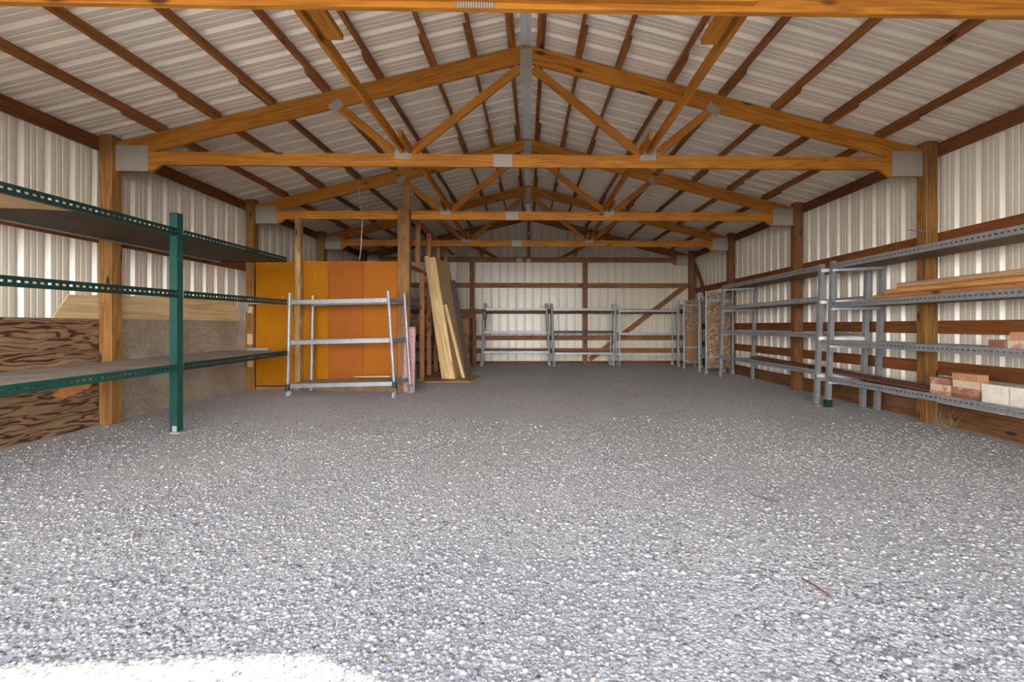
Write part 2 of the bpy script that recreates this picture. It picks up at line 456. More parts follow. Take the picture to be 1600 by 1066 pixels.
# ------------------------------------------------------------------ setting
Y0, U = 2.4614, 2.44
TY = [Y0 + U * k for k in range(5)]           # truss planes; the last is the back gable
HB, HA = 2.809, 4.147                          # underside of bottom chord, top of peak
WALLX = 4.580
BACKY = 12.26
def roofz(x): return HA + .094 - .25 * abs(x)

# gravel floor
xs = list(np.linspace(-4.72, 4.72, 119)); ys = list(np.linspace(-.25, 12.4, 159))
bm = bmesh.new()
grid = [[bm.verts.new((x, y, gz(x, y))) for y in ys] for x in xs]
for i in range(len(xs) - 1):
    for j in range(len(ys) - 1): bm.faces.new((grid[i][j], grid[i + 1][j], grid[i + 1][j + 1], grid[i][j + 1]))
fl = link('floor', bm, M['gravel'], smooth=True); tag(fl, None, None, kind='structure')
bm = bmesh.new(); bm_box(bm, -26, 26, -34, -.25, -.12, -.002)
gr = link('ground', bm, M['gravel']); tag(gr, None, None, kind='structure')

def rib_profile(L, phase, pitch=.229):
    """(s, h): trapezoid ribs with two low ribs between; h grows outward"""
    out = [(0, 0)]
    k = math.floor(-phase / pitch) - 1
    while True:
        c = phase + k * pitch; k += 1
        if c > L + pitch: break
        seq = [(c - .037, 0), (c - .012, .03), (c + .012, .03), (c + .037, 0)]
        for q in (1, 2):
            m = c + .034 + (pitch - .068) * q / 3
            seq += [(m - .011, 0), (m - .003, .0042), (m + .003, .0042), (m + .011, 0)]
        for s, h in seq:
            if out[-1][0] + 1e-4 < s < L: out.append((s, h))
    out.append((L, 0)); return out

def sheet(name, prof, base, along, outward, top, bottom, mat, kind='structure'):
    """ribbed sheet: prof along `along` from base, from bottom(s) to top(s) vertical"""
    bm = bmesh.new(); prev = None
    A, O = V(along), V(outward)
    for s, h in prof:
        p = V(base) + A * s + O * h
        a = bm.verts.new((p.x, p.y, bottom)); b = bm.verts.new((p.x, p.y, top(p)))
        if prev: bm.faces.new((prev[0], a, b, prev[1]))
        prev = (a, b)
    o = link(name, bm, mat)
    md = o.modifiers.new('thick', 'SOLIDIFY'); md.thickness = .0012; md.offset = 0
    o['kind'] = kind
    return o

YF = -.10                                     # plane of the open front
LW = BACKY - YF
sheet('wall_left', rib_profile(LW, (5.279 - YF) % .229), (-WALLX, YF, 0), (0, 1, 0), (-1, 0, 0), lambda p: 3.127, -.06, M['sheet'])
sheet('wall_right', rib_profile(LW, (4.879 - YF) % .229), (WALLX, YF, 0), (0, 1, 0), (1, 0, 0), lambda p: 3.127, -.06, M['sheet'])
sheet('wall_back', rib_profile(2 * WALLX, .115), (-WALLX, BACKY, 0), (1, 0, 0), (0, 1, 0), lambda p: roofz(p.x) + .033, -.06, M['sheet'])
# front wall: doorway 7.1 m wide, behind the camera
XJ, HD = 2.72, 2.78
bm = bmesh.new()
bm_box(bm, XJ, WALLX, YF - .05, YF, -.05, 3.1)
bm_box(bm, -WALLX, -WALLX + .12, YF - .05, YF, -.05, 3.1)
vs = [(-WALLX, HD - .1), (1.2, HD - .1), (XJ, HD), (WALLX, HD), (WALLX, roofz(WALLX)), (0, roofz(0)), (-WALLX, roofz(WALLX))]  # unseen header's underside lowered, shaped to slant the sun patch's edge
fa = [bm.verts.new((x, YF - .05, z)) for x, z in vs]; fb = [bm.verts.new((x, YF, z)) for x, z in vs]
bm.faces.new(fa); bm.faces.new(fb[::-1])
for i in range(7): bm.faces.new((fa[i], fb[i], fb[(i + 1) % 7], fa[(i + 1) % 7]))
wf = link('wall_front', bm, M['sheet']); wf['kind'] = 'structure'

# roof: two ribbed slopes
bm = bmesh.new()
prof = rib_profile(LW + .5, .06)
for sgn in (-1, 1):
    prev = None
    for s, h in prof:
        y = YF - .25 + s
        a = bm.verts.new((sgn * .06, y, roofz(.06) + h)); b = bm.verts.new((sgn * 4.85, y, roofz(4.85) + h))
        if prev: bm.faces.new((prev[0], a, b, prev[1]))
        prev = (a, b)
o = link('ceiling', bm, M['roofsheet']); o['kind'] = 'structure'
md = o.modifiers.new('thick', 'SOLIDIFY'); md.thickness = .0012; md.offset = 0
# ridge cap, resting on the rib tops
bm = bmesh.new()
prev = None
for y in (YF - .25, BACKY + .2):
    r = [bm.verts.new((x, y, roofz(abs(x)) + .034)) for x in (-.22, 0, .22)]
    if prev:
        for i in range(2): bm.faces.new((prev[i], prev[i + 1], r[i + 1], r[i]))
    prev = r
o = link('trim_1', bm, M['ridge']); o['kind'] = 'structure'
md = o.modifiers.new('thick', 'SOLIDIFY'); md.thickness = .0015

# skirt boards
def skirt(name, p0, p1, h, z0=-.03):
    o = stick(name, (p0[0], p0[1], z0 + h / 2), (p1[0], p1[1], z0 + h / 2), .038, h, M['skirt']); o['kind'] = 'structure'
skirt('baseboard_right', (4.552, .0), (4.552, 12.2), .25)
skirt('baseboard_left', (-4.552, .0), (-4.552, 12.2), .16)
skirt('baseboard_back', (-4.52, 12.232), (4.52, 12.232), .14)

# ------------------------------------------------------------------ trusses
ORD = ['first', 'second', 'third', 'fourth', 'fifth', 'sixth', 'seventh', 'eighth', 'ninth', 'tenth', 'eleventh', 'twelfth']
SIDE = {-1: 'plywood-wall side', 1: 'steel-rack side'}
def gusset(par, x0, x1, z0, z1, yf, ang=0):
    w, h = x1 - x0, z1 - z0
    bm = bmesh.new(); bm_box(bm, -w / 2, w / 2, -.0012, .0012, -h / 2, h / 2)
    mw = Matrix.Translation(V(((x0 + x1) / 2, yf - .0013, (z0 + z1) / 2))) @ Matrix.Rotation(-ang, 4, 'Y')
    link('gusset_plate', bm, M['plate'], par, mw)

def truss(k, label):
    y = TY[k]; a, b = y - .019, y + .019
    TM = M['truss'] if k < 4 else M['backtruss']
    t = thing('roof_truss', label, 'truss', (0, y, HB), group='timber roof trusses')
    HW = 4.417
    prism('bottom_chord', [(-HW, HB), (HW, HB), (HW, HB + .14), (-HW, HB + .14)], a, b, TM, t)
    s = math.atan(.25)
    for g in (-1, 1):
        prism('top_chord', [(g * HW, HA - .25 * HW - .093), (g * HW, HA - .25 * HW), (0, HA), (0, HA - .19), (g * 4.03, HB + .1405)], a, b, TM, t, -s * g)
        prism('heel_block', [(g * HW, HB - .074), (g * 4.03, HB - .074), (g * 3.93, HB - .0005), (g * HW, HB - .0005)], a, b, TM, t)
        if k < 4:
            webs = [((1.285, HB + .13), (.075, 3.90)), ((1.40, HB + .13), (2.06, 3.475))]
        else:
            webs = [((.85, HB + .10), (1.98, 3.50))]
        for q, (p, e) in enumerate(webs):
            stick('web', (g * p[0], y, p[1]), (g * e[0], y, e[1]), .034, .089, TM, t, up=(0, 0, 1))
        gusset(t, min(g * 4.41, g * 4.06), max(g * 4.41, g * 4.06), HB - .07, HB + .205, a)
        if k < 4:
            gusset(t, g * 1.34 - .09, g * 1.34 + .09, HB + .085, HB + .20, a)
            gusset(t, g * 2.06 - .075, g * 2.06 + .075, 3.41, 3.51, a - .0015, g * math.radians(-38) if g > 0 else math.radians(38))
    if k == 4:
        stick('king_post', (0, y, HB + .14), (0, y, HA - .19), .034, .089, TM, t, up=(1, 0, 0))
        gusset(t, -.06, .06, HB - .01, HB + .11, a); gusset(t, -.33, -.17, HB + .01, HB + .11, a)
        gusset(t, -.08, .08, 3.55, 3.65, a)
    else:
        gusset(t, -.065, .065, 3.735, 4.105, a - .0015)
        gusset(t, -.36, -.15, HB + .001, HB + .139, a)
    if k == 0:
        stick('scab_board', (-4.2, a - .0205, HB + .075), (1.28, a - .0205, HB + .075), .038, .089, TM, t)
    return t
truss(0, 'timber roof truss cropped by the top edge, only its low double-board chord showing')
truss(1, 'big orange timber roof truss whose whole web shows, ending on the two front posts')
truss(2, 'second whole timber roof truss, the one resting above the orange plywood panels')
truss(3, 'third whole timber roof truss, smaller, just before the back gable')
truss(4, 'dark gable truss against the back wall, with one vertical middle strut')

# ------------------------------------------------------------------ purlins
PX = [.14, .56, 1.0, 1.58, 2.16, 2.75, 3.34, 3.93]
BAY = ['in the bay behind the cropped truss', 'in the bay behind the first whole truss', 'in the bay behind the second whole truss', 'in the bay against the back gable']
s14 = math.atan(.25)
for g in (-1, 1):
    for i, px in enumerate(PX):
        for k in range(4):
            ya = TY[k] - (.44 if k else .3) + random.uniform(-.06, .06); yb = (TY[k + 1] + .05 if k < 3 else BACKY - .01)
            za = lambda x: HA - .25 * x + .0455
            xa = px + .041
            o = stick('roof_purlin', (g * xa, ya, za(xa)), (g * px, yb, za(px)), .038, .087, M['purlin'], up=(g * .2425, 0, .97))
            w = ['ridge purlin', ORD[1] + ' purlin below the ridge'][min(i, 1)] if i < 2 else ORD[i] + ' purlin below the ridge'
            tag(o, f"{w}, {SIDE[g]}, {BAY[k]}", 'purlin', f'roof purlins on the {SIDE[g]}')
    for k in range(-1, 4):
        ya = max(-.05, Y0 + U * k) + .001; yb = Y0 + U * (k + 1) - .001 if k < 3 else BACKY - .03
        o = stick('eave_girt', (g * 4.555, ya, 3.015), (g * 4.555, yb, 3.015), .038, .14, M['girt'])
        nm = BAY[k] if k >= 0 else 'in the bay before the cropped truss'
        tag(o, f"brown eave board atop the wall, {SIDE[g]}, {nm}", 'eave board', f'eave boards on the {SIDE[g]}')

# lengthwise bracing boards standing on the bottom chords
for g in (-1, 1):
    for k in range(-1, 4):
        x = 1.345 if k % 2 == 0 else 1.262
        ya = TY[k] - .42 if k >= 0 else .3
        yb = TY[k + 1] + .5 if k < 3 else TY[4] + .0
        flat = k == -1
        if flat: x = 1.235
        o = stick('lateral_brace', (g * x, ya, HB + .1405 + (.022 if flat else .045)), (g * x, yb, HB + .1405 + (.022 if flat else .045)), .105 if flat else .038, .042 if flat else .089, M['truss'])
        nm = BAY[k] if k >= 0 else 'its cut end just past the cropped front truss'
        tag(o, f"timber brace along the chords, {SIDE[g]}, {nm}", 'brace', 'lengthwise truss braces')

# ------------------------------------------------------------------ posts
def post(name, x0, x1, y0, y1, z1, mat, label, z0=None):
    z0 = gz((x0 + x1) / 2, y0) - .03 if z0 is None else z0
    o = box(name, x0, x1, y0, y1, z0, z1, mat, bev=.006, long='z')
    return tag(o, label, 'post', 'timber posts')
WHICH = ['', 'under the first whole truss', 'under the second whole truss', 'under the third whole truss']
for k in (1, 2, 3):
    y = TY[k]
    post('wall_post', 4.40, 4.532, y - .075, y + .055, 3.11, M['post'] if k == 1 else M['darkpost'], f'brown timber wall post behind the steel racks, {WHICH[k]}')
    post('wall_post', -4.532, -4.40, y - .075, y + .055, 3.11, M['post'], ['', 'knotty wall post between the rough plywood and the grey panel', 'wall post between the grey panel and the yellow panel', 'dim wall post under the truss end beyond the orange panels'][k])
post('corner_post', 4.38, 4.53, 12.05, 12.20, 3.11, M['darkpost'], 'dark corner post at the back wall behind the strand board')
post('corner_post', -4.53, -4.38, 12.05, 12.20, 3.11, M['darkpost'], 'dark corner post hidden in the partitioned back corner')
post('gable_post', -1.60, -1.48, 12.13, 12.19, 2.795, M['darkpost'], 'dark post on the back wall next to the leaning planks')
post('gable_post', 1.48, 1.60, 12.13, 12.19, 2.795, M['darkpost'], 'dark post on the back wall behind the middle cart')

# ------------------------------------------------------------------ wall girts
rows = [2.03, 1.06, .61]
RN = ['upper', 'middle', 'lower']
for k in range(-1, 4):
    ya = max(0, Y0 + U * k) + .0; yb = Y0 + U * (k + 1) if k < 3 else BACKY - .03
    nm = BAY[k] if k >= 0 else 'in the bay before the cropped truss'
    for r, z in enumerate(rows):
        o = stick('wall_girt', (4.556, ya + .002, z), (4.556, yb - .002, z), .038, .142, M['girt'])
        tag(o, f'{RN[r]} brown girt behind the steel racks, {nm}', 'girt', 'girts behind the steel racks')
    o = stick('wall_girt', (-4.556, ya + .002, 2.03), (-4.556, yb - .002, 2.03), .038, .142, M['girt'])
    tag(o, f'brown girt above the green shelving wall, {nm}', 'girt', 'girts on the green shelf wall')
BR = [(2.18, 'topmost'), (1.465, 'second'), (.745, 'third'), (.395, 'lowest')]
for xa, xb, nm in ((-4.4, -1.0, 'beside the partition'), (-.998, 1.538, 'behind the two plain carts'), (1.54, 4.4, 'crossed by the diagonal brace')):
    for z, w in BR:
        o = stick('back_girt', (xa, 12.223, z), (xb, 12.223, z), .038, .132, M['backgirt'])
        tag(o, f'{w} girt on the back wall, {nm}', 'girt', 'girts on the back wall')
o = stick('diagonal_brace', (4.30, 12.185, 2.16), (1.66, 12.185, .14), .03, .13, M['backgirt']); tag(o, 'long diagonal brown board across the back wall behind the slotted rack', 'brace')
o = stick('knee_brace', (4.50, 11.98, 2.72), (4.50, 9.88, .14), .05, .1, M['darkpost'], up=(0, 0, 1)); tag(o, 'sloping dark brace from the corner post down behind the strand board', 'brace')

# ------------------------------------------------------------------ plywood wall panels by the green shelf
o = box('plywood_sheet', -4.536, -4.522, 2.50, 4.822, -.02, 1.15, M['roughply'], long='y', bev=.002); tag(o, 'dark wavy-grained plywood panel low on the wall beside the knotty post', 'plywood panel', 'low wall panels')
p = box('chipped_patch', -4.5222, -4.5195, 4.42, 4.76, .40, .53, M['stain'], parent=o, bev=0, long='y'); p['label'] = 'splintered orange patch'
bm = bmesh.new()
pts = []
for i in range(26):
    a = 2 * math.pi * i / 26; r = 1 + .45 * mnoise.noise(V((math.cos(a) * 2.2, math.sin(a) * 2.2, 4)))
    pts.append((0.0, .20 * r * math.cos(a), .07 * r * math.sin(a) + .14 * r * math.cos(a) * .35))
fa = [bm.verts.new(q) for q in pts]; fb = [bm.verts.new((.0022, q[1], q[2])) for q in pts]
bm.faces.new(fa); bm.faces.new(fb[::-1])
for i in range(26): bm.faces.new((fa[i], fb[i], fb[(i + 1) % 26], fa[(i + 1) % 26]))
old = p.data; me = bpy.data.meshes.new('chipped_patch')
bmesh.ops.recalc_face_normals(bm, faces=bm.faces[:]); bm.to_mesh(me); bm.free(); me.materials.append(M['stain'])
p.data = me
mw = Matrix.Translation(V((-4.5218, 4.58, .46))); p.matrix_basis = ROOT[o.name].inverted() @ mw
o = box('plywood_sheet', -4.536, -4.522, 4.96, 7.262, -.02, 1.15, M['greypanel'], long='y', bev=.002); tag(o, 'dusty grey-brown panel low on the wall between two posts', 'plywood panel', 'low wall panels')
# tan offcut wedged behind them
bm = bmesh.new()
pts = [(4.36, 1.10), (4.54, 1.385), (7.05, 1.50), (7.14, 1.16), (7.14, 1.10)]
fa = [bm.verts.new((-4.5635, y, z)) for y, z in pts]; fb = [bm.verts.new((-4.5505, y, z)) for y, z in pts]
bm.faces.new(fa); bm.faces.new(fb[::-1])
for i in range(5): bm.faces.new((fa[i], fb[i], fb[(i + 1) % 5], fa[(i + 1) % 5]))
mwt = Matrix.Translation(V((-4.557, 5.7, 1.3))) @ Matrix(((0, -1, 0), (1, 0, 0), (0, 0, 1))).to_4x4()
bm.transform(mwt.inverted())
o = link('plywood_offcut', bm, M['tanply'], None, mwt); tag(o, 'tan plywood offcut with a slanted end, wedged against the wall above the panels', 'plywood offcut')

# ------------------------------------------------------------------ green shelving
g = thing('green_shelving', 'long green slotted-steel shelving along the plywood wall, one green upright', 'shelving', (-3.45, 4.5, 0))
FX, BX = -3.45, -4.385
YS0, YS1, YP = 2.02, 6.47, 4.52
for y in (YS0, YP):
    zt = 2.195
    zb = gz(FX, y) + .012
    for nm, m_ in (('upright', M['green']),):
        a = angle(nm, (FX, y - .03, zb), (FX, y - .03, zt), .075, m_, g, sx=-1, sy=1, t=.005)
    bm = bmesh.new(); bm_box(bm, FX - .05, FX + .05, y - .06, y + .04, zb - .012, zb + .002); bm_box(bm, FX - .04, FX + .0, y - .04, y - .032, zb, zb + .06)
    f = link('foot_plate', bm, M['galvlight'], g); f['label'] = 'pale steel foot plate'
def zlev(z0, z1, y): return z0 + (z1 - z0) * (y - YS0) / (YS1 - YS0)
for (z0, z1, lev) in ((1.985, 2.02, 0), (1.365, 1.412, 1), (.632, .685, 2)):
    for (ya, yb) in ((YS0 + .02, YP - .03), (YP + .05, YS1)):
        slotted('shelf_rail', (FX + .004, ya, zlev(z0, z1, ya)), (FX + .004, yb, zlev(z0, z1, yb)), .072, M['green'] if ya < 3 and lev == 2 else M['greendark'], g, flange=.035, side=1, slot=(.026, .016))
    if lev != 1:
        r = stick('wall_rail', (BX, YS0, zlev(z0, z1, YS0) - .02), (BX, YS1, zlev(z0, z1, YS1) - .02), .01, .05, M['galvlight'] if lev == 0 else M['galv'], g)
        r['label'] = 'pale steel rail along the wall'
    for y in (YS0, YP, YS1):
        if lev != 1: stick('cross_bar', (BX, y, zlev(z0, z1, y) - .02), (FX, y, zlev(z0, z1, y) - .02), .02, .03, M['greendark'], g)
def shelf_board(poly, z0, z1, t, mat, par, name='shelf_board', lab=None):
    """flat board: polygon in XY; sloping slightly along Y"""
    bm = bmesh.new(); zf = lambda y: zlev(z0, z1, y)
    a = [bm.verts.new((x, y, zf(y))) for x, y in poly]; b = [bm.verts.new((x, y, zf(y) + t)) for x, y in poly]
    n = len(poly); bm.faces.new(a); bm.faces.new(b[::-1])
    for i in range(n): bm.faces.new((a[i], b[i], b[(i + 1) % n], a[(i + 1) % n]))
    mw = Matrix.Translation(V((poly[0][0], poly[0][1], z0))) @ Matrix(((0, -1, 0), (1, 0, 0), (0, 0, 1))).to_4x4()
    bm.transform(mw.inverted())
    o = link(name, bm, mat, par, mw)
    if lab: o['label'] = lab
    return o
shelf_board([(BX + .01, YS0), (FX - .006, YS0), (FX - .006, 3.55), (-3.75, 3.47), (BX + .01, 3.42)], 1.985 - .032, 2.02 - .032, .018, M['shelflight'], g, lab='pale plywood shelf board')
shelf_board([(BX + .01, 3.425), (-3.75, 3.475), (FX - .006, 3.555), (FX - .006, YS1 - .1), (BX + .01, YS1 - .1)], 1.985 - .032, 2.02 - .032, .018, M['shelfdark'], g, lab='dark brown plywood shelf board')
shelf_board([(BX + .01, YS0), (FX - .006, YS0), (FX - .006, YS1), (BX + .01, YS1)], .632 + .014, .685 + .014, .02, M['shelfgrey'], g, lab='dusty grey shelf board')
# brackets and cleats on the second post
for z, h, w in ((1.50, .05, 'above the green rail'), (1.33, .10, 'just under the green rail'), (.86, .17, 'above the dusty shelf'), (.50, .17, 'under the dusty shelf')):
    o = box('post_cleat', -4.475, -4.395, 7.219, 7.264, z - h / 2, z + h / 2, M['cleat'], bev=.003, long='z'); tag(o, f'small pale wood cleat on the post, {w}', 'cleat', 'pale cleats on the post')
for z, w in ((1.44, 'green rail'), (.70, 'dusty shelf')):
    bm = bmesh.new(); bm_box(bm, -4.46, -4.13, 7.185, 7.217, z - .018, z + .018); bm_box(bm, -4.47, -4.45, 7.185, 7.217, z - .14, z + .018)
    o = link('steel_bracket', bm, M['galvlight']); tag(o, f'pale steel bracket by the post at the end of the {w}', 'bracket', 'steel brackets on the post')

# ------------------------------------------------------------------ orange plywood screen and its posts
PY = 7.40
def panel(x0, x1, z1, mat, label):
    o = box('plywood_sheet', x0, x1, 7.262, 7.28, gz(x0, 7.2) + .06, z1, mat, bev=.002, long='z')
    return tag(o, label, 'painted panel', 'painted plywood screen')
panel(-4.362, -3.652, 2.115, M['yellow'], 'bright yellow-ochre painted plywood panel next to the wall post')
panel(-3.648, -3.212, 2.115, M['yellow'], 'narrow ochre panel just past the weathered post')
panel(-3.208, -2.652, 2.115, M['orangebrown'], 'orange-brown plywood panel in the middle behind the cart')
panel(-2.648, -2.10, 2.115, M['orange'], 'orange plywood panel ending at the thick square post')
o = box('sill_board', -4.35, -2.10, 7.245, 7.30, gz(-3.3, 7.2) - .04, gz(-3.3, 7.2) + .058, M['sill']); tag(o, 'dirty sill board on the gravel under the painted panels', 'sill board')
o = box('panel_cap', -4.362, -2.10, 7.282, 7.318, 2.075, 2.113, M['redstud']); tag(o, 'brown rail along the top edge of the painted panels', 'rail')
post('square_post', -3.69, -3.60, 7.15, 7.24, 2.795, M['weather'], 'weathered patchy post standing in front of the painted panels')
post('square_post', -2.085, -1.895, 7.20, 7.315, 2.955, M['post'], 'thick square post at the end of the orange panels')
o = box('post_extension', -2.04, -1.93, 7.365, 7.405, 2.96, 3.60, M['stud'], long='z'); tag(o, 'short upright stud above the thick square post up to the rafters', 'stud')

# ------------------------------------------------------------------ stud partition running back
o = stick('top_plate', (-2.05, 7.40, 3.0), (-2.05, 12.1, 3.0), .089, .04, M['stud']); tag(o, 'high plate board running back above the partition studs', 'plate board', 'partition boards')
o = stick('mid_plate', (-2.05, 7.31, 2.115), (-2.05, 12.1, 2.115), .089, .04, M['redstud']); tag(o, 'lower plate board running back at panel height', 'plate board', 'partition boards')
for i, y in enumerate((8.35, 9.25, 10.2, 11.1)):
    o = box('wall_stud', -2.095, -2.005, y, y + .038, 2.136, 2.979, M['stud'] if i != 1 else M['redstud'], long='z'); tag(o, f'{ORD[i]} upper stud of the open partition, counted from the thick post', 'stud', 'upper partition studs')
for i, y in enumerate((8.67, 9.27, 9.95, 10.7, 11.4)):
    o = box('wall_stud', -2.095, -2.005, y, y + .038, .06, 2.094, M['redstud'] if i else M['redstud'], long='z'); tag(o, f'{ORD[i]} lower reddish stud of the open partition, counted from the thick post', 'stud', 'lower partition studs')
o = stick('bottom_plate', (-2.05, 8.6, .04), (-2.05, 11.5, .04), .089, .04, M['redstud']); tag(o, 'bottom plate board on the gravel under the partition studs', 'plate board', 'partition boards')
o = stick('blocking_board', (-2.05, 8.71, 1.03), (-2.05, 11.4, 1.03), .035, .06, M['redstud']); tag(o, 'short brown blocking board between the lower studs', 'blocking')
# wooden half gate by the back wall
t = thing('wooden_gate', 'low dark wooden frame near the back wall, beside the leaning sheets', 'gate', (-1.6, 11.5, 0))
stick('top_rail', (-1.84, 11.5, 1.30), (-1.36, 11.5, 1.33), .06, .12, M['darkpost'], t)
for x, m_ in ((-1.78, 'stud'), (-1.59, 'stud'), (-1.39, 'darkpost')):
    box('stile', x - .045, x + .045, 11.48, 11.52, .0, 1.26, M[m_], t, long='z')
stick('brace', (-1.76, 11.46, .50), (-1.38, 11.46, .66), .02, .05, M['darkpost'], t)
stick('bottom_rail', (-1.8, 11.5, .06), (-1.36, 11.5, .06), .05, .09, M['darkpost'], t)

# rack seen through the studs
def rack_through():
    t = thing('storage_rack', 'dim steel rack glimpsed between the partition studs', 'rack', (-2.9, 10.8, 0))
    for x in (-3.5, -2.35):
        for y in (10.6, 11.05): angle('upright', (x, y, .02), (x, y, 1.85), .04, M['galv'], t)
    for z in (1.74, 1.56, 1.12, .66, .44):
        box('shelf', -3.5, -2.35, 10.6, 11.05, z - .03, z + .02, M['bluegrey'], t, bev=0)
rack_through()
o = stick('loose_board', (-2.75, 9.93, 1.30), (-2.2, 9.93, .98), .03, .08, M['stud']); tag(o, 'short slanted board seen between the studs behind the thick post', 'board')
# rest of it stands on the partition's inner ledger
o = stick('ledger_board', (-3.2, 9.98, .94), (-2.1, 9.98, .94), .038, .09, M['redstud']); tag(o, 'ledger board behind the partition studs at waist height', 'board')

# ------------------------------------------------------------------ leaning sheets and planks
def lean_sheet(name, xb, xt, zt, y0, y1, t, mat, label, cat, zb=.045, yaw=0.0):
    """a board whose plane holds Y and the lean direction; front edge at y0"""
    d = V((xt - xb, 0, zt - zb)); L = d.length; d.normalize()
    nrm = V((d.z, 0, -d.x))                      # away from the partition
    bm = bmesh.new(); bm_box(bm, 0, L, 0, y1 - y0, 0, t)
    soft(bm, min(.002, t * .3))
    R = Matrix((d, V((0, 1, 0)), -nrm)).transposed().to_4x4()
    mw = Matrix.Translation(V((xb, y0, zb))) @ Matrix.Rotation(-yaw, 4, 'Z') @ R
    o = link(name, bm, mat, None, mw); return tag(o, label, cat)
lean_sheet('leaning_sheet', -1.42, -1.86, 2.43, 8.87, 9.65, .02, M['brownply'], 'large brown hardboard sheet leaning on the partition behind the pale planks', 'sheet', yaw=.18)
lean_sheet('leaning_sheet', -1.30, -1.67, 2.06, 9.35, 9.74, .02, M['greyply'], 'dark grey plywood sheet leaning outermost against the other sheets', 'sheet', yaw=.18)
lean_sheet('leaning_plank', -1.625, -1.965, 2.44, 8.755, 8.85, .06, M['newpine'], 'pale narrow plank leaning, innermost edge of the plank bundle', 'plank')
lean_sheet('leaning_plank', -1.56, -1.945, 2.43, 8.745, 8.85, .055, M['newpine'], 'pale plank leaning in the middle of the plank bundle', 'plank')
lean_sheet('leaning_plank', -1.425, -1.815, 2.42, 8.735, 8.85, .128, M['newpine'], 'widest pale plank of the leaning bundle, with a dark slot', 'plank')
lean_sheet('leaning_plank', -1.255, -1.615, 1.50, 8.90, 9.02, .06, M['newpine'], 'short speckled plank leaning on the brown sheet', 'plank')
bm = bmesh.new(); pts = [(-2.0, 8.75), (-1.92, 8.32), (-1.06, 8.22), (-.93, 9.05), (-1.3, 9.75), (-1.95, 9.75)]
a = [bm.verts.new((x, y, .022 + .02 * (x > -1.1))) for x, y in pts]; b = [bm.verts.new((x, y, .034 + .02 * (x > -1.1))) for x, y in pts]
bm.faces.new(a); bm.faces.new(b[::-1])
for i in range(6): bm.faces.new((a[i], b[i], b[(i + 1) % 6], a[(i + 1) % 6]))
o = link('floor_sheet', bm, M['brownply']); tag(o, 'thin brown sheet lying on the gravel beneath the leaning planks', 'sheet')
# pink insulation
bm = bmesh.new(); bm_box(bm, -.09, .09, -.018, .018, 0, 1.04)
bmesh.ops.subdivide_edges(bm, edges=bm.edges[:], cuts=7, use_grid_fill=True)
for v in bm.verts:
    n_ = mnoise.noise_vector(v.co * 14 + V((3, 1, 2))); v.co += V((n_.x, n_.y, n_.z * .3)) * .007
o = link('insulation_batt', bm, M['pink'], None, Matrix.Translation(V((-1.89, 7.165, gz(-2, 7.1)))) @ Euler((-.01, .01, .0)).to_matrix().to_4x4(), smooth=True)
tag(o, 'pink speckled insulation strip standing against the thick square post', 'insulation')
# rope
o = cable('hanging_rope', [(-2.742, 7.31, 3.44), (-2.742, 7.30, 3.30), (-2.738, 7.372, 3.05), (-2.72, 7.40, 2.82), (-2.725, 7.39, 2.55), (-2.74, 7.385, 2.3), (-2.755, 7.38, 2.16)], .008, M['rope']); tag(o, 'thin pale rope hanging from the second truss above the orange panels', 'rope')

# ------------------------------------------------------------------ carts
def caster(par, x, y, zg, r=.05, mat='wheel', h=.14, yaw=0.3):
    """fork, wheel and axle under a cart post"""
    bm = bmesh.new()
    for s in (-1, 1): bm_box(bm, s * .022 - .003, s * .022 + .003, -.025, .03, r - .01, h)
    bm_box(bm, -.028, .028, -.03, .035, h, h + .008)
    f = link('caster_fork', bm, M['galv'], par, Matrix.Translation(V((x, y, zg))) @ Matrix.Rotation(yaw, 4, 'Z'))
    bm = bmesh.new(); bm_tube(bm, (-.016, 0, r), (.016, 0, r), r, n=20)
    soft(bm, .003)
    link('wheel', bm, M[mat], f, Matrix.Translation(V((0, 0, 0))), local=True)

